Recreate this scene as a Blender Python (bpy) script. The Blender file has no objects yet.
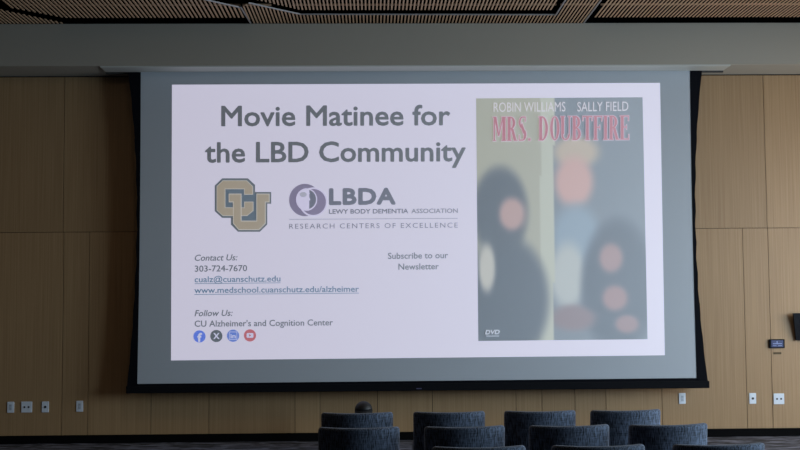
import bpy, bmesh, math, random
from mathutils import Vector, Matrix
random.seed(4)
S = bpy.context.scene
COL = S.collection

# ------------------------------------------------------------------ camera
YAW, PITCH, ROLL, F, EYE = .02392, .06601, -.00737, 1150.0, 1.6
fwd = Vector((math.sin(YAW)*math.cos(PITCH), math.cos(YAW)*math.cos(PITCH), math.sin(PITCH)))
r0 = Vector((math.cos(YAW), -math.sin(YAW), 0)); u0 = r0.cross(fwd)
RT = r0*math.cos(ROLL) + u0*math.sin(ROLL)
UP = u0*math.cos(ROLL) - r0*math.sin(ROLL)
cam_data = bpy.data.cameras.new('camera')
cam = bpy.data.objects.new('camera', cam_data); COL.objects.link(cam)
cam.matrix_world = Matrix(((RT.x, UP.x, -fwd.x, 0), (RT.y, UP.y, -fwd.y, 0), (RT.z, UP.z, -fwd.z, EYE), (0, 0, 0, 1)))
cam_data.sensor_width = 36; cam_data.lens = F/800*36
cam_data.clip_start = .05; cam_data.clip_end = 200
S.camera = cam

# ------------------------------------------------------------------ world, daylight, exposure
W = bpy.data.worlds.new('daylight'); S.world = W; W.use_nodes = True
W.node_tree.nodes['Background'].inputs[0].default_value = (.62, .78, 1, 1)
W.node_tree.nodes['Background'].inputs[1].default_value = .5
S.view_settings.view_transform = 'Standard'; S.view_settings.look = 'None'
S.view_settings.exposure = 0; S.view_settings.gamma = 1; S.view_settings.use_curve_mapping = False

RX, LX, BY, WY = 7.3, -7.2, -3.0, 13.4          # right / left wall, rear wall, screen wall
WINS = [(5.3, 7.5), (7.9, 10.1), (10.5, 12.6)]  # last one is an extra, added to brighten the screen wall's right side
WZ0, WZ1 = .45, 3.4
def area(name, loc, rot, sx, sy, power, color):
    l = bpy.data.lights.new(name, 'AREA'); l.shape = 'RECTANGLE'; l.size = sx; l.size_y = sy
    l.energy = power; l.color = color
    o = bpy.data.objects.new(name, l); COL.objects.link(o); o.location = loc; o.rotation_euler = rot
    return o
WIN_POWER = [430, 410, 185]
WIN_COLOR = [(.62, .82, 1)]*2 + [(1, .95, .88)]
WIN_TILT = [60, 64, 86]
for (a, b), pw, wc, wt in zip(WINS, WIN_POWER, WIN_COLOR, WIN_TILT):
    area('window_daylight', (RX+.75, (a+b)/2, (WZ0+WZ1)/2+.25), (0, math.radians(wt), 0), WZ1-WZ0+.2, b-a+.2, pw, wc)
WARM = 7  # unseen fill lamps added under the ceiling to warm the upper wall
for x in (-4.5, -1.5, 1.5, 4.5):
    area('warm_fill', (x, 9.6, 4.69), (0, 0, 0), .3, 1.2, WARM, (1, .80, .58))

# ------------------------------------------------------------------ helpers
def px(x, y, Y):
    d = fwd + RT*((x-400)/F) - UP*((y-225)/F)
    return Vector((0, 0, EYE)) + d*(Y/d.y)
def lin(c):
    return tuple((v/255/12.92 if v/255 <= .04045 else ((v/255+.055)/1.055)**2.4) for v in c) + (1,)
def mat(name, rgb, rough=.6, metal=0, emis=None, es=1, linear=False, spec=None):
    m = bpy.data.materials.new(name); m.use_nodes = True
    b = m.node_tree.nodes['Principled BSDF']
    b.inputs['Base Color'].default_value = (tuple(rgb)+(1,)) if linear else lin(rgb)
    b.inputs['Roughness'].default_value = rough; b.inputs['Metallic'].default_value = metal
    if spec is not None: b.inputs['Specular IOR Level'].default_value = spec
    if emis: b.inputs['Emission Color'].default_value = lin(emis); b.inputs['Emission Strength'].default_value = es
    return m
def nodes(m): return m.node_tree.nodes, m.node_tree.links, m.node_tree.nodes['Principled BSDF']
def tag(o, label, cat, group=None):
    o['label'] = label; o['category'] = cat
    if group: o['group'] = group
    return o
def empty(name, loc, label, cat, group=None):
    o = bpy.data.objects.new(name, None); COL.objects.link(o); o.location = loc; o.empty_display_size = .1
    return tag(o, label, cat, group)
def link(name, me, mats, parent=None, smooth=False):
    o = bpy.data.objects.new(name, me); COL.objects.link(o)
    for m in (mats if isinstance(mats, (list, tuple)) else [mats]): me.materials.append(m)
    if smooth:
        for p in me.polygons: p.use_smooth = True
    if parent:
        o.parent = parent; o.matrix_parent_inverse = Matrix.Translation(-parent.location) if parent.type == 'EMPTY' else Matrix()
    return o
def build(name, bm, mats, parent=None, smooth=False, recalc=True):
    if recalc: bmesh.ops.recalc_face_normals(bm, faces=bm.faces)
    me = bpy.data.meshes.new(name); bm.to_mesh(me); bm.free()
    return link(name, me, mats, parent, smooth)
def struct(o): o['kind'] = 'structure'; return o
def box(bm, x0, x1, y0, y1, z0, z1, bevel=0, seg=2, mi=0):
    r = bmesh.ops.create_cube(bm, size=1)
    bmesh.ops.transform(bm, verts=r['verts'], matrix=Matrix.Translation(((x0+x1)/2, (y0+y1)/2, (z0+z1)/2)) @ Matrix.Diagonal((x1-x0, y1-y0, z1-z0, 1)))
    fs = set(f for v in r['verts'] for f in v.link_faces)
    for f in fs: f.material_index = mi
    if bevel:
        es = list(set(e for v in r['verts'] for e in v.link_edges))
        bmesh.ops.bevel(bm, geom=es, offset=bevel, segments=seg, affect='EDGES', profile=.5)
def bx(name, d, m, parent=None, bevel=0):
    bm = bmesh.new(); box(bm, *d, bevel=bevel); return build(name, bm, m, parent)
def tube(bm, a, b, ra, rb, n=14):
    a, b = Vector(a), Vector(b); d = b-a
    q = d.to_track_quat('Z', 'Y').to_matrix().to_4x4()
    r = bmesh.ops.create_cone(bm, cap_ends=True, segments=n, radius1=ra, radius2=rb, depth=d.length)
    bmesh.ops.transform(bm, verts=r['verts'], matrix=Matrix.Translation((a+b)/2) @ q)

# ------------------------------------------------------------------ materials
def wood_wall():
    m = mat('oak_veneer', (150, 122, 88), .5); n, l, b = nodes(m)
    tc = n.new('ShaderNodeTexCoord'); mp = n.new('ShaderNodeMapping'); mp.inputs['Scale'].default_value = (70, 70, .8)
    geo = n.new('ShaderNodeNewGeometry')
    add = n.new('ShaderNodeVectorMath'); add.operation = 'ADD'
    mul = n.new('ShaderNodeVectorMath'); mul.operation = 'SCALE'; mul.inputs['Scale'].default_value = 40
    cmb = n.new('ShaderNodeCombineXYZ')
    l.new(geo.outputs['Random Per Island'], cmb.inputs[0]); l.new(geo.outputs['Random Per Island'], cmb.inputs[2])
    l.new(cmb.outputs[0], mul.inputs[0]); l.new(tc.outputs['Object'], mp.inputs['Vector'])
    l.new(mp.outputs[0], add.inputs[0]); l.new(mul.outputs[0], add.inputs[1])
    nz = n.new('ShaderNodeTexNoise'); nz.inputs['Scale'].default_value = 1; nz.inputs['Detail'].default_value = 4
    l.new(add.outputs[0], nz.inputs['Vector'])
    rp = n.new('ShaderNodeValToRGB')
    rp.color_ramp.elements[0].position = .25; rp.color_ramp.elements[0].color = lin((150, 118, 82))
    rp.color_ramp.elements[1].position = .75; rp.color_ramp.elements[1].color = lin((175, 143, 104))
    l.new(nz.outputs['Fac'], rp.inputs[0])
    hv = n.new('ShaderNodeHueSaturation'); mr = n.new('ShaderNodeMapRange')
    mr.inputs['To Min'].default_value = .93; mr.inputs['To Max'].default_value = 1.06
    l.new(geo.outputs['Random Per Island'], mr.inputs[0]); l.new(mr.outputs[0], hv.inputs['Value'])
    l.new(rp.outputs[0], hv.inputs['Color']); l.new(hv.outputs[0], b.inputs['Base Color'])
    return m
def carpet():
    m = mat('patterned_carpet', (40, 40, 46), .95); n, l, b = nodes(m)
    tc = n.new('ShaderNodeTexCoord'); mp = n.new('ShaderNodeMapping'); mp.inputs['Scale'].default_value = (2.2, 7, 1)
    nz = n.new('ShaderNodeTexNoise'); nz.inputs['Scale'].default_value = 1.6; nz.inputs['Detail'].default_value = 8; nz.inputs['Distortion'].default_value = 1.2
    rp = n.new('ShaderNodeValToRGB')
    rp.color_ramp.elements[0].position = .44; rp.color_ramp.elements[0].color = lin((22, 20, 25))
    rp.color_ramp.elements[1].position = .62; rp.color_ramp.elements[1].color = lin((116, 118, 134))
    l.new(tc.outputs['Object'], mp.inputs[0]); l.new(mp.outputs[0], nz.inputs['Vector'])
    l.new(nz.outputs['Fac'], rp.inputs[0]); l.new(rp.outputs[0], b.inputs['Base Color'])
    return m
def fabric():
    m = mat('woven_blue_black_fabric', (52, 60, 78), .85); n, l, b = nodes(m)
    tc = n.new('ShaderNodeTexCoord')
    outs = []
    for sc in ((190, 190, 3), (10, 10, 240)):
        mp = n.new('ShaderNodeMapping'); mp.inputs['Scale'].default_value = sc
        nz = n.new('ShaderNodeTexNoise'); nz.inputs['Scale'].default_value = 1; nz.inputs['Detail'].default_value = 3
        l.new(tc.outputs['Object'], mp.inputs[0]); l.new(mp.outputs[0], nz.inputs['Vector']); outs.append(nz.outputs['Fac'])
    ad = n.new('ShaderNodeMath'); ad.operation = 'MULTIPLY_ADD'; ad.inputs[1].default_value = 1.5; l.new(outs[0], ad.inputs[0]); sb = n.new('ShaderNodeMath'); sb.operation = 'MULTIPLY'; sb.inputs[1].default_value = .5; l.new(outs[1], sb.inputs[0]); l.new(sb.outputs[0], ad.inputs[2])
    rp = n.new('ShaderNodeValToRGB')
    rp.color_ramp.elements[0].position = .40; rp.color_ramp.elements[0].color = lin((12, 15, 22))
    rp.color_ramp.elements[1].position = .62; rp.color_ramp.elements[1].color = lin((104, 116, 138))
    hf = n.new('ShaderNodeMath'); hf.operation = 'MULTIPLY'; hf.inputs[1].default_value = .5
    l.new(ad.outputs[0], hf.inputs[0]); l.new(hf.outputs[0], rp.inputs[0]); l.new(rp.outputs[0], b.inputs['Base Color'])
    b.inputs['Sheen Weight'].default_value = .06; b.inputs['Sheen Roughness'].default_value = .4
    bp = n.new('ShaderNodeBump'); bp.inputs['Strength'].default_value = .25; bp.inputs['Distance'].default_value = .002
    l.new(hf.outputs[0], bp.inputs['Height']); l.new(bp.outputs[0], b.inputs['Normal'])
    return m
M_WALL = wood_wall(); M_GAP = mat('panel_gap_black', (30, 22, 16), .9)
M_BASE = mat('black_rubber_base', (7, 7, 8), .9, spec=.1); M_CARPET = carpet()
M_SOFFIT = mat('painted_grey_soffit', (164, 158, 146), .9, spec=.2)
M_PLASTER = mat('painted_plaster', (62, 60, 57), .9); M_PLENUM = mat('plenum_black', (4, 4, 4), 1, spec=0)
M_SLAT = mat('ceiling_slat_wood', (190, 156, 124), .6); M_TRIM = mat('brushed_trim', (170, 165, 165), .5, .3)
M_FRAME = mat('window_frame_grey', (90, 92, 95), .4, .5)
M_GLASS = mat('window_glass', (255, 255, 255), .02)
M_GLASS.node_tree.nodes['Principled BSDF'].inputs['Transmission Weight'].default_value = 1
M_BLACK = mat('black_cloth_border', (9, 11, 18), .8, spec=.1)
M_BAR = mat('black_bottom_bar', (8, 10, 16), .8, spec=.15)
M_METAL = mat('black_steel', (20, 20, 22), .35, .8)
M_FAB = fabric()
M_WHITEP = mat('white_plastic', (226, 232, 240), .35)
M_SOCK = mat('socket_black', (14, 16, 28), .5)
SCREEN_RGB = (182, 188, 194)
M_SCREEN = mat('grey_screen_fabric', SCREEN_RGB, .9, spec=.1)
_pc = {}
PROJ = 0.64
def proj(rgb):                                   # screen fabric receiving projected light of this colour
    if rgb not in _pc: _pc[rgb] = mat('projected_%d' % len(_pc), SCREEN_RGB, .9, emis=rgb, es=PROJ, spec=.1)
    return _pc[rgb]

# ------------------------------------------------------------------ room
ZB, ZT, FY, CZ = 4.256, 4.733, 12.825, 5.3
struct(bx('floor', (LX-.2, RX+.2, BY-.2, WY+.2, -.12, 0), M_CARPET))
struct(bx('ceiling', (LX-.2, RX+.2, BY-.2, WY+.2, CZ, CZ+.12), M_PLENUM))
struct(bx('wall_left', (LX-.2, LX, BY, WY, 0, CZ), M_PLASTER))
struct(bx('wall_rear', (LX, RX, BY-.2, BY, 0, CZ), M_PLASTER))
bm = bmesh.new()
box(bm, RX, RX+.2, BY, WY, 0, WZ0); box(bm, RX, RX+.2, BY, WY, WZ1, CZ)
ys = [BY] + [v for w in WINS for v in w] + [WY]
for i in range(0, len(ys), 2): box(bm, RX, RX+.2, ys[i], ys[i+1], WZ0, WZ1)
struct(build('wall_right', bm, M_PLASTER))
for i, (a, b) in enumerate(WINS):
    bm = bmesh.new()
    for d in ((a, a+.06, WZ0, WZ1), (b-.06, b, WZ0, WZ1), (a, b, WZ0, WZ0+.06), (a, b, WZ1-.06, WZ1), ((a+b)/2-.03, (a+b)/2+.03, WZ0, WZ1)):
        box(bm, RX+.05, RX+.12, d[0], d[1], d[2], d[3])
    struct(build('window_%d' % (i+1), bm, M_FRAME))
# panelled screen wall, seams where the photo has them
def seg(xs, z0, z1, bm):
    g = .006
    for a, b in zip(xs[:-1], xs[1:]): box(bm, a+g/2, b-g/2, WY, WY+.02, z0+g/2, z1-g/2)
wx = lambda p, y: px(p, y, WY).x
lower = [LX, -5.6, wx(62, 400), wx(88, 400), wx(151, 410), wx(209, 400), wx(295, 400), wx(320, 400), wx(377.5, 400), wx(432.5, 400), wx(516, 400), wx(542, 400), wx(575, 400), wx(606, 400), wx(662, 400), wx(747, 400), wx(772.5, 400), 6.3, RX]
upper = [LX, -5.6, wx(64, 150), wx(265, 150), wx(460, 150), wx(662, 150), wx(765, 150), 6.3, RX]
ZM = (px(0, 232.3, WY).z + px(800, 228, WY).z)/2
bm = bmesh.new(); seg(lower, .09, ZM, bm); seg(upper, ZM, ZB-.012, bm)
for f in bm.faces: f.material_index = 0
box(bm, LX, RX, WY+.0205, WY+.2, 0, CZ, mi=1)
struct(build('wall_back', bm, [M_WALL, M_GAP]))
struct(bx('baseboard_back', (LX, RX, WY-.014, WY+.02, 0, .088), M_BASE))
struct(bx('trim_1', (LX, RX, FY, WY+.02, ZB, ZT), M_SOFFIT))        # the grey bulkhead over the screen

struct(bx('trim_2', (LX, RX, FY+.01, WY+.02, ZT, CZ), M_PLENUM))
# ------------------------------------------------------------------ slatted ceiling
def slat_panel(name, poly, pitch, label, rail=True, trims=()):
    t = empty(name, (sum(p[0] for p in poly)/len(poly), sum(p[1] for p in poly)/len(poly), ZT), label, 'ceiling panel', 'slatted wooden ceiling panels')
    x0, x1 = min(p[0] for p in poly), max(p[0] for p in poly)
    bm = bmesh.new(); rb = bmesh.new(); n = int((x1-x0)/pitch)
    for i in range(n):
        x = x0 + pitch*(i+.5); hits = []
        for (ax, ay), (bx_, by_) in zip(poly, poly[1:]+poly[:1]):
            if (ax <= x) != (bx_ <= x): hits.append(ay + (x-ax)/(bx_-ax)*(by_-ay))
        hits.sort()
        for a, b in zip(hits[::2], hits[1::2]):
            if b-a > .02: box(bm, x-pitch*.21, x+pitch*.21, a, b, ZT, ZT+.005)
    build('slats', bm, M_SLAT, t)
    if rail:
        for ry in (12.14, 10.3, 8.5, 6.7):
            c = []
            for (ax, ay), (bx_, by_) in zip(poly, poly[1:]+poly[:1]):
                if (ay <= ry) != (by_ <= ry): c.append(ax + (ry-ay)/(by_-ay)*(bx_-ax))
            c.sort()
            for a, b in zip(c[::2], c[1::2]): box(rb, a, b, ry-.012, ry+.012, ZT+.03, ZT+.045)
        if len(rb.verts): build('cross_rail', rb, M_SLAT, t)
    for (a, b) in trims:
        bm = bmesh.new(); A, B = Vector(a+(ZT-.002,)), Vector(b+(ZT-.002,)); d = (B-A); L = d.length; ang = math.atan2(d.y, d.x)
        box(bm, 0, L, -.007, .007, 0, .012); bmesh.ops.transform(bm, verts=bm.verts, matrix=Matrix.Translation(A) @ Matrix.Rotation(ang, 4, 'Z'))
        build('edge_trim', bm, M_TRIM, t)
slat_panel('ceiling_panel', [(-3.83, 4), (-3.83, 12.11), (-3.37, 12.553), (-1.363, 12.553), (-1.40, 12.12), (-1.735, 11.79), (-3.3, 10.2), (-3.3, 4)], .046,
    'angled wooden slat ceiling panel at upper left, wide black gap below it', trims=(((-1.735, 11.79), (-1.40, 12.12)),))
slat_panel('ceiling_panel', [(-7.1, 4), (-4.0, 4), (-4.0, 12.02), (-3.95, 12.2), (-3.42, 12.81), (-7.1, 12.81)], .044,
    'wooden slat ceiling panel in the far upper left corner, touching the bulkhead', rail=False)
slat_panel('ceiling_panel', [(-1.35, 12.815), (-1.375, 12.1), (-1.29, 11.93), (-.779, 12.413), (2.035, 12.451), (2.035, 4), (2.41, 4), (2.41, 12.815)], .0385,
    'narrow wooden slat ceiling strip along the bulkhead above the middle of the screen',
    trims=(((-1.36, 12.81), (-1.39, 12.1)), ((-1.29, 11.93), (-.779, 12.413)), ((-.779, 12.413), (2.035, 12.451)), ((2.035, 12.451), (2.035, 4)), ((2.41, 12.81), (2.41, 4))))
slat_panel('ceiling_panel', [(-2.4, 4), (-2.4, 10.6), (-.767, 12.218), (1.99, 12.235), (1.99, 4)], .040,
    'large central wooden slat ceiling panel beyond the straight black gap')
slat_panel('ceiling_panel', [(2.47, 4), (2.47, 12.56), (7.25, 12.56), (7.25, 4)], .042,
    'wide wooden slat ceiling panel at upper right, black gap along its edge')

# ------------------------------------------------------------------ projection screen
SY = 13.15
scr = empty('projection_screen', (.51, SY, .62), 'large grey projection screen with black tensioned border hanging from the bulkhead', 'projection screen')
def P(x, y, k=0): return px(x, y, SY) - Vector((0, .0012*k, 0))
def slab(name, pts, y0, y1, m, parent):
    bm = bmesh.new(); a = [bm.verts.new((p.x, y0, p.z)) for p in pts]; b = [bm.verts.new((p.x, y1, p.z)) for p in pts]
    bm.faces.new(a); bm.faces.new(b[::-1]); n = len(pts)
    for i in range(n): bm.faces.new((a[i], b[i], b[(i+1) % n], a[(i+1) % n]))
    return build(name, bm, m, parent)
# white-grey fabric, four border pieces, weighted bar, slot cover
slab('screen_fabric', [P(140.3, 71), P(690.4, 69.5), P(697, 378.6), P(137, 384.4)], SY, SY+.003, M_SCREEN, scr)
def edge(side):
    pts_in, pts_out = [], []
    for i in range(41):
        t = i/40
        if side < 0: xi, xo, y = 140.8-3.6*t+.8*math.sin(t*math.pi), 128-1.2*t, 71+t*318
        else: xi, xo, y = 690+6.8*t-.8*math.sin(t*math.pi), 702+6*t, 69.5+t*313.5
        q = (1-abs(2*t-1)**2.2); lim = xi+side*3.0
        xo = xo*(1-q) + lim*q + .5*math.sin(t*60)*q*side
        pts_in.append(P(xi, y)); pts_out.append(P(xo, y))
    return pts_in + pts_out[::-1]
for s in (-1, 1):
    slab('side_border', edge(s), SY-.004, SY+.004, M_BLACK, scr)
slab('bottom_border', [P(136.9, 383.9), P(697.2, 378), P(698, 382), P(136, 388)], SY-.004, SY+.004, M_BLACK, scr)
bm = bmesh.new(); a, b = P(126.5, 385.8), P(708.8, 379.5); zb0 = (P(126.5, 393.3).z + P(708.8, 388).z)/2
box(bm, a.x, b.x, SY-.03, SY+.03, zb0, zb0+.082, bevel=.008)
bar = build('bottom_bar', bm, M_BAR, scr)
q = px(419, 388.6, SY-.031); bx('maker_badge', (q.x-.03, q.x+.03, SY-.0325, SY-.029, q.z-.006, q.z+.006), mat('badge_silver', (90, 90, 120), .4, .3), bar)
sx0, sx1 = px(100, 66, FY).x, px(731, 66, FY).x
bx('slot_cover', (sx0, sx1, FY+.012, SY-.03, ZB-.012, ZB), mat('slot_cover_grey', (190, 192, 186), .5), scr)
bx('slot_rail', (sx0-.02, sx1+.02, SY+.03, SY+.06, ZB-.02, ZB), mat('slot_rail_grey', (60, 60, 58), .5), scr)
bm = bmesh.new(); tube(bm, (P(128, 71).x, SY+.012, ZB-.004), (P(702, 71).x, SY+.012, ZB-.004), .008, .008, 10)
build('roller', bm, M_BLACK, scr, True)

# ------------------------------------------------------------------ projected slide (flat image on the fabric)
def poly(bm, pts, k, mi=0):
    try:
        f = bm.faces.new([bm.verts.new(P(x, y, k)) for x, y in pts]); f.material_index = mi
    except ValueError: return
    f.normal_update()
    if f.normal.y > 0: f.normal_flip()
def disc(bm, cx, cy, rx, ry, k, mi=0, a0=0, a1=360, n=40):
    poly(bm, [(cx+rx*math.cos(math.radians(a0+(a1-a0)*i/n)), cy+ry*math.sin(math.radians(a0+(a1-a0)*i/n))) for i in range(n if a1-a0 == 360 else n+1)], k, mi)
def done(name, bm, mats, parent):
    bmesh.ops.triangulate(bm, faces=bm.faces); return build(name, bm, mats, parent, recalc=False)
bm = bmesh.new(); poly(bm, [(172, 84.7), (660, 82.9), (664.8, 355.3), (171, 360.4)], 1)
slide = done('projected_slide', bm, proj((219, 212, 233)), scr)
slide['label'] = 'bright white slide projected on the screen'

def text_mesh(s, bold=0, shear=0, spacing=1):
    c = bpy.data.curves.new('t', 'FONT'); c.body = s; c.size = 1; c.offset = bold; c.shear = shear; c.space_character = spacing; c.resolution_u = 3
    o = bpy.data.objects.new('t', c); COL.objects.link(o)
    dg = bpy.context.evaluated_depsgraph_get(); dg.update()
    me = bpy.data.meshes.new_from_object(o.evaluated_get(dg)); bpy.data.objects.remove(o); bpy.data.curves.remove(c)
    return me
CAP = .729
_m = text_mesh('H'); CAP = max(v.co.y for v in _m.vertices)
def add_text(bm, s, x0, x1, y0, y1, cap, k=2, bold=0, shear=0, spacing=1, mi=0):
    me = text_mesh(s, 0, shear, spacing)
    a = min(v.co.x for v in me.vertices); b = max(v.co.x for v in me.vertices)
    co = [v.co.copy() for v in me.vertices]; d = bold*cap
    sh = [(0, 0)] if d < .12 else [(d*math.cos(j*math.pi/4), d*math.sin(j*math.pi/4)) for j in range(8)]
    for j, (dx, dy) in enumerate(sh):
        for v, c in zip(me.vertices, co):
            u = (c.x-a)/(b-a); v.co = P(x0+d+u*(x1-x0-2*d)+dx, y0-d+u*(y1-y0)-c.y/CAP*(cap-2*d)+dy, k+.02*j)
        n0 = len(bm.faces); bm.from_mesh(me); bm.faces.ensure_lookup_table()
        for f in bm.faces[n0:]: f.material_index = mi
    bpy.data.meshes.remove(me)
def text(name, s, *a, color=(60, 60, 66), under=None, **kw):
    bm = bmesh.new(); add_text(bm, s, *a, **kw)
    if under: poly(bm, [(a[0], a[2]+under), (a[1], a[3]+under), (a[1], a[3]+under+.6), (a[0], a[2]+under+.6)], 2)
    return build(name, bm, proj(color), slide, recalc=False)
GREY = (46, 34, 32)
text('heading_text', 'Movie Matinee for', 221.2, 450.3, 126.4, 125.4, 20.6, bold=.028, color=GREY)
text('heading_text', 'the LBD Community', 204.8, 465.8, 162.8, 161.4, 20.6, bold=.028, color=GREY)
text('contact_text', 'Contact Us:', 194.8, 237.6, 260.9, 260.4, 6.2, shear=.22, bold=.02, color=(62, 62, 72))
text('contact_text', '303-724-7670', 194.8, 247.2, 271.8, 271.2, 6.2, bold=.02, color=(62, 62, 72))
LINK = (40, 92, 130)
text('link_text', 'cualz@cuanschutz.edu', 194.6, 280.5, 282.4, 281.5, 6.0, under=1.0, bold=.02, color=LINK)
text('link_text', 'www.medschool.cuanschutz.edu/alzheimer', 194.4, 359, 293.2, 291.8, 6.0, under=1.0, bold=.02, color=LINK)
text('contact_text', 'Follow Us:', 194.6, 232.8, 316.3, 315.9, 6.2, shear=.22, bold=.02, color=(62, 62, 72))
text('contact_text', "CU Alzheimer's and Cognition Center", 194.6, 333, 326.8, 325.4, 6.2, bold=.02, color=(62, 62, 72))
text('newsletter_text', 'Subscribe to our', 387.9, 448.1, 259.0, 258.2, 6.2, bold=.02, color=(62, 66, 78))
text('newsletter_text', 'Newsletter', 398.4, 438.8, 269.8, 269.3, 6.2, bold=.02, color=(62, 66, 78))

# gold and slate interlocked CU emblem
def off(pts, d):
    n = len(pts); out = []; ar = sum(pts[i][0]*pts[(i+1) % n][1]-pts[(i+1) % n][0]*pts[i][1] for i in range(n)); s = 1 if ar > 0 else -1
    for i in range(n):
        p0, p1, p2 = Vector(pts[i-1]), Vector(pts[i]), Vector(pts[(i+1) % n])
        a = (p1-p0).normalized(); b = (p2-p1).normalized(); na = Vector((a.y, -a.x))*s; nb = Vector((b.y, -b.x))*s
        m = (na+nb); m = m/max(.3, m.dot(na)); out.append((p1.x+m.x*d, p1.y+m.y*d))
    return out
L = lambda pts: [(200+x/5.63, 165+y/5.63) for x, y in pts]
bm = bmesh.new()
base = [(125, 75), (270, 75), (310, 112), (310, 152), (401, 152), (401, 218), (379, 218), (379, 335), (337, 376), (214, 376), (174, 336), (174, 298), (125, 298), (83, 260), (83, 116)]
Cp = [(130, 90), (262, 90), (296, 122), (296, 164), (252, 164), (252, 133), (140, 133), (140, 242), (252, 242), (252, 210), (298, 210), (298, 256), (264, 284), (130, 284), (97, 254), (97, 122)]
Up = [(166, 166), (230, 166), (230, 206), (230, 318), (322, 318), (322, 166), (388, 166), (388, 206), (366, 206), (366, 328), (332, 362), (220, 362), (190, 328), (190, 206), (166, 206)]
poly(bm, L(base), 2, 0); poly(bm, L(off(base, -9)), 3, 1)
poly(bm, L(off(Cp, 3)), 4, 2); poly(bm, L(Cp), 5, 3); poly(bm, L(off(Up, 4)), 6, 2); poly(bm, L(Up), 7, 3)
done('university_emblem', bm, [proj((52, 54, 58)), proj((40, 62, 80)), proj((200, 190, 178)), proj((158, 138, 104))], slide)

# round purple association emblem with its wording
bm = bmesh.new()
disc(bm, 304.9, 200.0, 15.8, 16.2, 2, 0); disc(bm, 313.4, 202.0, 14.4, 14.6, 3, 1); disc(bm, 313.4, 202.0, 12.6, 13.0, 4, 2); disc(bm, 306.6, 199.6, 10.6, 11.2, 5, 1)
disc(bm, 306.9, 199.4, 9.2, 9.8, 6, 3, -75, 75)
poly(bm, L([(610, 145), (618, 160), (612, 175), (622, 196), (612, 204), (614, 222), (604, 232), (598, 246), (585, 225), (580, 165)]), 7, 1)
disc(bm, 303.3, 194.6, 3.6, 2.6, 8, 4)
add_text(bm, 'LBDA', 328.9, 395.8, 205.2, 204.7, 17.0, bold=.062, spacing=1.08, mi=5)
add_text(bm, 'LEWY BODY DEMENTIA', 328.9, 408.3, 213.9, 213.3, 4.6, bold=.035, mi=5)
add_text(bm, 'ASSOCIATION', 411.3, 457.8, 213.3, 212.9, 4.5, bold=.027, mi=6)
poly(bm, [(289.3, 219.1), (457.8, 218.1), (457.8, 218.6), (289.3, 219.6)], 2, 6)
add_text(bm, 'RESEARCH CENTERS OF EXCELLENCE', 289.2, 457.8, 228.8, 227.6, 5.0, bold=.012, spacing=1.25, mi=5)
PUR = (105, 82, 122)
build('association_emblem', bm, [proj(PUR), proj((215, 206, 236)), proj((112, 88, 130)), proj((74, 66, 90)), proj((168, 164, 180)), proj((70, 62, 84)), proj((100, 96, 112))], slide, recalc=False)

# social icons
def icon(name, cx, cy, col, glyph):
    bm = bmesh.new(); disc(bm, cx, cy, 6.1, 6.1, 2, 0); glyph(bm, cx, cy); build(name, bm, [proj(col), proj((206, 206, 236))], slide, recalc=False)
def g_f(bm, x, y): add_text(bm, 'f', x-2.2, x+2.6, y+5.6, y+5.6, 9.0, k=3, bold=.05, mi=1)
def g_x(bm, x, y):
    for s in (1, -1): poly(bm, [(x-s*3.2, y-3), (x-s*1.6, y-3), (x+s*3.2, y+3), (x+s*1.6, y+3)], 3+(s > 0), 1)
def g_in(bm, x, y):
    for d in ((-4, -4, 4, -3.5), (-4, 3.5, 4, 4), (-4, -4, -3.5, 4), (3.5, -4, 4, 4)): poly(bm, [(x+d[0], y+d[1]), (x+d[2], y+d[1]), (x+d[2], y+d[3]), (x+d[0], y+d[3])], 3, 1)
    add_text(bm, 'in', x-2.6, x+2.6, y+2.6, y+2.6, 4.6, k=4, bold=.04, mi=1)
def g_play(bm, x, y):
    poly(bm, [(x-3.4, y-1.6), (x-2.8, y-2.3), (x+2.8, y-2.3), (x+3.4, y-1.6), (x+3.4, y+1.6), (x+2.8, y+2.3), (x-2.8, y+2.3), (x-3.4, y+1.6)], 3, 1)
    bm.faces.ensure_lookup_table(); poly(bm, [(x-.9, y-1.3), (x+1.4, y), (x-.9, y+1.3)], 4, 0)
icon('social_icon', 199.5, 336.4, (44, 92, 226), g_f); icon('social_icon', 216.4, 336.0, (36, 34, 38), g_x)
icon('social_icon', 233.1, 335.7, (40, 92, 205), g_in); icon('social_icon', 250.0, 335.4, (190, 44, 52), g_play)

# film poster: a plain picture of soft colour patches with its printed lettering
PQ = [(476, 98.4), (642.5, 97.3), (647.5, 339.2), (478.3, 341)]
PATCH = [  # centre, radii, colour, softness : abstract out-of-focus patches
 (506, 300, 42, 62, (14, 18, 30), .5), (500, 212, 27, 44, (14, 16, 26), .6), (512, 214, 14, 18, (176, 134, 122), .9), (487, 268, 9, 26, (186, 182, 168), .9),
 (576, 152, 24, 16, (180, 160, 132), .9), (574, 182, 20, 26, (196, 146, 132), .8), (576, 236, 24, 32, (120, 140, 156), .8), (568, 276, 18, 34, (172, 176, 170), .8),
 (618, 286, 36, 66, (20, 24, 36), .5), (611, 258, 13, 16, (150, 106, 96), .9), (615, 298, 14, 14, (146, 100, 90), .9), (627, 324, 13, 10, (138, 96, 88), .9), (574, 318, 24, 13, (118, 84, 80), .9)]
def patch_colour(x, y):
    u = (x-477)/165
    if x < 540.5: c = Vector((160, 157, 130))
    elif x < 554: c = Vector((180, 182, 160))
    else: c = Vector((96, 104, 112))
    for i, (cx, cy, rx, ry, col, soft) in enumerate(PATCH):
        if cx < 540 and x > 553: continue
        if cx > 553 and x < 554: continue
        r = math.hypot((x-cx)/rx, (y-cy)/ry); lo, hi = 1-soft*.45, 1+soft*.35
        t = min(1, max(0, (r-lo)/(hi-lo))); t = 1-t*t*(3-2*t)
        c = c.lerp(Vector(col), t)
    return lin(c)
bm = bmesh.new(); cl = bm.loops.layers.float_color.new('print'); nx, ny = 84, 120; vs = {}; cs = {}
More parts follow.
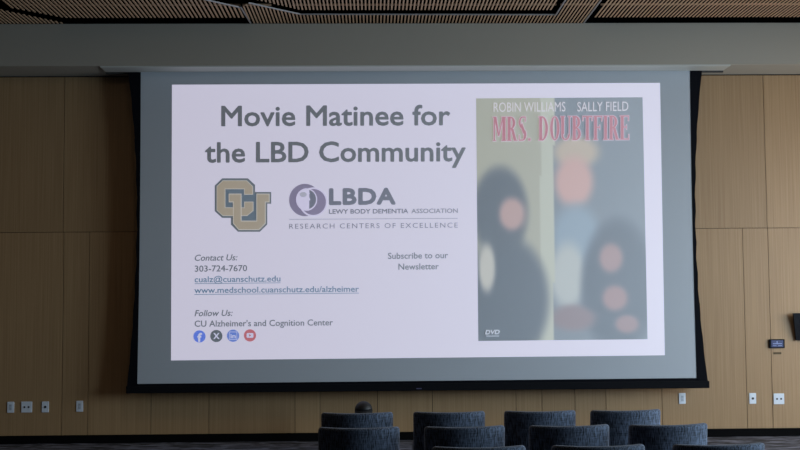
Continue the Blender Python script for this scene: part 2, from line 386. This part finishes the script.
for i in range(nx+1):
    for j in range(ny+1):
        u, v = i/nx, j/ny; t = [Vector(c) for c in PQ]
        q = t[0].lerp(t[1], u).lerp(t[3].lerp(t[2], u), v); vs[i, j] = bm.verts.new(P(q.x, q.y, 2)); cs[i, j] = patch_colour(q.x, q.y)
for i in range(nx):
    for j in range(ny):
        f = bm.faces.new((vs[i, j], vs[i, j+1], vs[i+1, j+1], vs[i+1, j]))
        for l, key in zip(f.loops, ((i, j), (i, j+1), (i+1, j+1), (i+1, j))): l[cl] = cs[key]
M_PIC = mat('projected_picture', SCREEN_RGB, .9, emis=(255, 255, 255), es=PROJ, spec=.1)
_n, _l, _b = nodes(M_PIC); _a = _n.new('ShaderNodeAttribute'); _a.attribute_name = 'print'; _l.new(_a.outputs['Color'], _b.inputs['Emission Color'])
build('film_poster_image', bm, M_PIC, slide, recalc=False)
PM = []
def lettering(name, bm):
    used = sorted({f.material_index for f in bm.faces}); 
    for f in bm.faces: f.material_index = used.index(f.material_index)
    build(name, bm, [proj(PM[i]) for i in used], slide, recalc=False)
bm = bmesh.new()
def pm(c):
    if c not in PM: PM.append(c)
    return PM.index(c)
add_text(bm, 'ROBIN WILLIAMS', 493.4, 565.4, 112.2, 111.6, 9.6, k=9, bold=.012, mi=pm((214, 206, 214)))
lettering('credit_text', bm); bm = bmesh.new()
add_text(bm, 'SALLY FIELD', 577, 628.2, 111.6, 111.0, 9.4, k=9, bold=.012, mi=pm((214, 206, 214)))
lettering('credit_text', bm); bm = bmesh.new()
add_text(bm, 'DVD', 485, 499.6, 334.4, 334.2, 4.4, k=9, bold=.05, shear=.2, mi=pm((196, 200, 214)))
poly(bm, [(486, 335.6), (499, 335.5), (499, 336.5), (486, 336.6)], 9, pm((160, 166, 180)))
lettering('format_mark', bm); bm = bmesh.new()
# condensed serif capitals drawn from stems, hairlines and bowls
def R_(g, x0, y0, x1, y1): g.append([(x0, y0), (x1, y0), (x1, y1), (x0, y1)])
def stem(g, x, w=.24, y0=0, y1=1): R_(g, x, y0, x+w, y1); [R_(g, x-.08, t, x+w+.08, t+.035) for t in ((y0 if y0 == 0 else 9), (y1-.035 if y1 == 1 else 9)) if t < 2]
def bowl(g, x, y0, y1, rx, w=.22, t=.05, a0=-90, a1=90):
    cy, ry = (y0+y1)/2, (y1-y0)/2; n = 14
    o = [(x+rx*math.cos(math.radians(a0+(a1-a0)*i/n)), cy+ry*math.sin(math.radians(a0+(a1-a0)*i/n))) for i in range(n+1)]
    q = [(x+(rx-w)*math.cos(math.radians(a0+(a1-a0)*i/n)), cy+(ry-t)*math.sin(math.radians(a0+(a1-a0)*i/n))) for i in range(n+1)]
    for i in range(n): g.append([o[i], o[i+1], q[i+1], q[i]])
def glyph(c):
    g = []
    if c == 'M': stem(g, .08, .1); stem(g, .82, .26); g.append([(.08, 1), (.3, 1), (.55, .2), (.45, .2)]); g.append([(.45, .2), (.55, .2), (.9, 1), (.82, 1)]); return g, 1.2
    if c == 'R': stem(g, .08); bowl(g, .3, .48, 1, .42); g.append([(.34, .5), (.56, .5), (.84, 0), (.6, 0)]); R_(g, .6, 0, .92, .035); return g, .95
    if c == 'S': bowl(g, .38, .5, 1, .3, .14, .05, 90, 270); bowl(g, .38, 0, .5, .34, .2); g.append([(.2, .62), (.36, .74), (.6, .38), (.46, .28)]); R_(g, .38, .95, .64, 1); R_(g, .6, .78, .66, 1); R_(g, .1, 0, .38, .05); R_(g, .08, 0, .14, .24); return g, .8
    if c == '.': R_(g, .08, 0, .28, .1); return g, .5
    if c == 'D': stem(g, .08); bowl(g, .3, 0, 1, .52); return g, .95
    if c == 'O': bowl(g, .46, 0, 1, .4, .22); bowl(g, .46, 0, 1, .4, .22, .05, 90, 270); return g, .95
    if c == 'U': R_(g, .06, .25, .3, 1); R_(g, -.02, .965, .38, 1); R_(g, .72, .25, .8, 1); R_(g, .62, .965, .9, 1); bowl(g, .43, 0, .5, .37, .16, .06, 180, 360); return g, .98
    if c == 'B': stem(g, .08); bowl(g, .3, .5, 1, .4); bowl(g, .3, 0, .53, .46); return g, .9
    if c == 'T': stem(g, .3); R_(g, 0, .95, .84, 1); R_(g, 0, .8, .06, 1); R_(g, .78, .8, .84, 1); return g, .92
    if c == 'F': stem(g, .08); R_(g, .3, .95, .76, 1); R_(g, .7, .78, .76, 1); R_(g, .3, .5, .58, .55); R_(g, .54, .42, .58, .62); return g, .86
    if c == 'I': stem(g, .08); return g, .48
    if c == 'E': stem(g, .08); R_(g, .3, .95, .76, 1); R_(g, .7, .78, .76, 1); R_(g, .3, .5, .58, .55); R_(g, .54, .42, .58, .62); R_(g, .3, 0, .78, .05); R_(g, .73, 0, .79, .22); return g, .88
    return g, .45
def serif(word, x0, x1, y0, y1, h):
    tot = sum(glyph(c)[1] for c in word); s = (x1-x0)/tot; x = 0
    for grow, k, c in ((.45, 9, (206, 184, 200)), (0, 11, (176, 54, 74))):
        x = 0; mi = pm(c)
        for ch in word:
            g, w = glyph(ch)
            for j, f in enumerate(g):
                pts = [(x0+(x+a)*s, y0+(y1-y0)*(x+a)/tot-b*h) for a, b in f]
                if grow: pts = off(pts, grow)
                poly(bm, pts, k+.02*j, mi)
            x += w
serif('MRS. DOUBTFIRE', 492.8, 630, 141.2, 139.8, 24.2)
bmesh.ops.triangulate(bm, faces=[f for f in bm.faces if len(f.verts) > 4])
lettering('title_text', bm)

# ------------------------------------------------------------------ wall fittings
def plate(name, x, y, w, h, label, dots=0, blank=True, group='white wall plates low on the panelling'):
    q = px(x, y, WY); t = empty(name, (q.x, WY, q.z), label, 'wall plate', group)
    pl = bmesh.new(); box(pl, q.x-w/2, q.x+w/2, WY-.008, WY, q.z-h/2, q.z+h/2, bevel=.003); build('cover_plate', pl, M_WHITEP, t)
    if dots:
        for i in range(dots):
            cx = q.x + (i-(dots-1)/2)*.048
            b = bmesh.new(); tube(b, (cx, WY-.011, q.z), (cx, WY-.0075, q.z), .011 if dots == 2 else .014, .011 if dots == 2 else .014); build('jack', b, M_SOCK, t)
    else:
        b = bmesh.new(); box(b, q.x-.016, q.x+.016, WY-.0105, WY-.0075, q.z-.034, q.z+.034, bevel=.001); r = build('socket', b, mat('socket_face', (196, 204, 214), .4), t)
        for dz in (-.018, .018):
            for dx in (-.006, .006): bx('slot', (q.x+dx-.0015, q.x+dx+.0015, WY-.0115, WY-.0104, q.z+dz-.005, q.z+dz+.005), M_SOCK, r)
    return t
plate('wall_outlet', 10.8, 407.2, .078, .125, 'white power outlet plate at far left of the wall, outermost')
plate('wall_jack_plate', 26.8, 407.0, .124, .125, 'wide white plate with two dark jacks on the left wall section', 2)
plate('wall_jack_plate', 45.4, 406.9, .080, .125, 'narrow white plate with one dark jack on the left wall section', 1)
plate('wall_outlet', 79.8, 406.2, .078, .125, 'white outlet plate on the left, nearest the black screen edge')
plate('wall_outlet', 682.2, 398.4, .078, .125, 'white outlet plate just below the right corner of the screen')
plate('wall_jack_plate', 752.6, 398.4, .080, .125, 'narrow white plate with one dark jack on the right wall section', 1)
plate('wall_jack_plate', 778.8, 398.8, .124, .125, 'wide white plate with two dark jacks at far right', 2)
q = px(776.4, 343.6, WY); t = empty('touch_panel', (q.x, WY, q.z), 'small black wall control panel with lit blue display at right', 'control panel')
b = bmesh.new(); box(b, q.x-.092, q.x+.092, WY-.024, WY, q.z-.052, q.z+.052, bevel=.006); build('panel_body', b, M_METAL, t)
b = bmesh.new(); box(b, q.x-.068, q.x+.072, WY-.027, WY-.0235, q.z-.040, q.z+.040)
build('display', b, mat('lit_display', (20, 24, 40), .3, emis=(62, 70, 112), es=.7), t)
b = bmesh.new()
for d in ((-.05, .055, -.004, .004), (-.006, .004, -.004, .03), (-.05, -.01, -.026, -.02), (.01, .055, -.026, -.02)): box(b, q.x+d[0], q.x+d[1], WY-.0285, WY-.0268, q.z+d[2], q.z+d[3])
build('display_marks', b, mat('display_marks', (60, 70, 100), .3, emis=(130, 145, 190), es=.8), t)
q = px(777.3, 353.2, WY); tag(bx('name_plaque', (q.x-.046, q.x+.046, WY-.006, WY, q.z-.012, q.z+.012), mat('bronze_plaque', (84, 66, 34), .5, .3)), 'tiny dark bronze plaque on the wall below the control panel', 'plaque')
# dark display cut by the right edge of the frame, leaning out at its top
a, b_ = px(793.4, 313.2, WY-.085), px(796.2, 340.4, WY-.035)
t = empty('wall_display', (a.x+.3, WY, b_.z), 'black tilted display on the wall at the far right edge', 'display')
dz, sl = a.z-b_.z, b_.x-a.x
bm = bmesh.new()
v = [(a.x, WY-.085, a.z), (a.x+.56, WY-.085, a.z), (a.x+.56-sl, WY-.035, b_.z), (b_.x, WY-.035, b_.z)]
f = [bm.verts.new(c) for c in v]; g = [bm.verts.new((c[0], c[1]+.03, c[2])) for c in v]
bm.faces.new(f); bm.faces.new(g[::-1])
for i in range(4): bm.faces.new((f[i], g[i], g[(i+1) % 4], f[(i+1) % 4]))
build('display_body', bm, mat('glossy_black', (12, 12, 15), .25), t)
bx('wall_bracket', (a.x+.2, a.x+.36, WY-.05, WY, b_.z+.08, b_.z+.2), M_METAL, t)

# ------------------------------------------------------------------ chairs
def pad(w, d, h, bev, cuts=14):
    bm = bmesh.new(); box(bm, -w/2, w/2, -d/2, d/2, 0, h, bevel=bev, seg=4)
    for i in range(1, cuts):
        x = -w/2 + w*i/cuts
        if abs(x) < w/2-bev: bmesh.ops.bisect_plane(bm, geom=bm.verts[:]+bm.edges[:]+bm.faces[:], plane_co=(x, 0, 0), plane_no=(1, 0, 0))
    return bm
CW, CH = .56, .738
def make_chair():
    t = bpy.data.objects.new('chair', None); COL.objects.link(t)
    def part(name, bm, m, sm=True):
        bmesh.ops.recalc_face_normals(bm, faces=bm.faces)
        me = bpy.data.meshes.new(name); bm.to_mesh(me); bm.free(); me.materials.append(m)
        for p in me.polygons: p.use_smooth = sm
        o = bpy.data.objects.new(name, me); COL.objects.link(o); o.parent = t; return o
    bm = pad(CW, .075, .47, .024)                 # curved upholstered back, hollow side towards the seat
    for v in bm.verts:
        x = v.co.x/(CW/2)
        if v.co.z > .4: v.co.x *= 1
        v.co.y += .105*x*x - .05*(v.co.z/.47)     # ends wrap forward, top leans back
        v.co.z += CH-.47
    part('backrest', bm, M_FAB)
    bm = pad(CW-.02, .46, .1, .028)
    for v in bm.verts: v.co.y += .30; v.co.z += .37
    part('seat', bm, M_FAB)
    for sx in (-1, 1):
        for (y0, y1) in ((.10, .05), (.48, .50)):
            bm = bmesh.new(); tube(bm, (sx*(CW/2-.055), y0, .375), (sx*(CW/2-.03), y1, 0), .016, .011); part('leg', bm, M_METAL)
    return t
proto = make_chair()
def place(o, x, y, rz, label):
    o.location = (x, y, 0); o.rotation_euler = (0, 0, math.radians(rz)); tag(o, label, 'chair', 'upholstered chairs facing the screen')
chairs = [
 (8.95, 357.0, 0, 'dark blue woven chair in the far row, leftmost, directly in front of the black dome'),
 (8.95, 450.3, 1, 'dark woven chair in the far row, second from the left'),
 (8.95, 542.2, 1, 'dark woven chair in the far row, second from the right'),
 (8.95, 629.5, 6, 'dark woven chair in the far row, rightmost'),
 (7.9, 358.8, 0, 'dark blue woven chair of the middle row, leftmost, overlapping the chair before the dome'),
 (7.9, 466.5, 5, 'dark woven chair of the middle row, second from the left'),
 (7.9, 572.3, 4, 'dark woven chair of the middle row, second from the right'),
 (7.9, 673, 7, 'dark woven chair of the middle row, rightmost, with lit bluish right edge'),
 (6.8, 480.5, 2, 'dark chair top in the nearest row, leftmost, barely above the bottom edge'),
 (6.8, 601.5, 2, 'dark chair top in the nearest row, middle one at the bottom edge'),
 (6.8, 724.2, 5, 'dark chair top in the nearest row, rightmost at the bottom edge'),
]
for i, (d, cx, rz, lab) in enumerate(chairs):
    if i == 0: o = proto
    else:
        o = proto.copy(); COL.objects.link(o)
        for ch in list(proto.children):
            c = ch.copy(); COL.objects.link(c); c.parent = o
    place(o, px(cx, 430, d).x, d+.05, rz, lab)

# ------------------------------------------------------------------ dome-topped bin behind the far left chair
q = px(363.6, 401, 12.6); R0 = .097; H0 = q.z
t = empty('floor_bin', (q.x, 12.6, 0), 'small black round-topped object with a white glint behind the leftmost far chair', 'bin')
bm = bmesh.new(); tube(bm, (q.x, 12.6, 0), (q.x, 12.6, H0-R0), R0*.95, R0, 32); build('bin_body', bm, mat('matte_black_bin', (9, 9, 11), .8), t, True)
bm = bmesh.new(); n = 32; prev = None
for i in range(9):
    a = i/8*math.pi/2; r = R0*math.cos(a); z = H0-R0+R0*math.sin(a)
    ring = [bm.verts.new((q.x+r*math.cos(2*math.pi*j/n), 12.6+r*math.sin(2*math.pi*j/n), z)) for j in range(n)] if i < 8 else [bm.verts.new((q.x, 12.6, z))]
    if prev:
        for j in range(n):
            bm.faces.new((prev[j], prev[(j+1) % n], ring[(j+1) % n], ring[j])) if i < 8 else bm.faces.new((prev[j], prev[(j+1) % n], ring[0]))
    else: bm.faces.new(ring)
    prev = ring
build('dome_lid', bm, mat('gloss_black_lid', (8, 9, 12), .55), t, True)
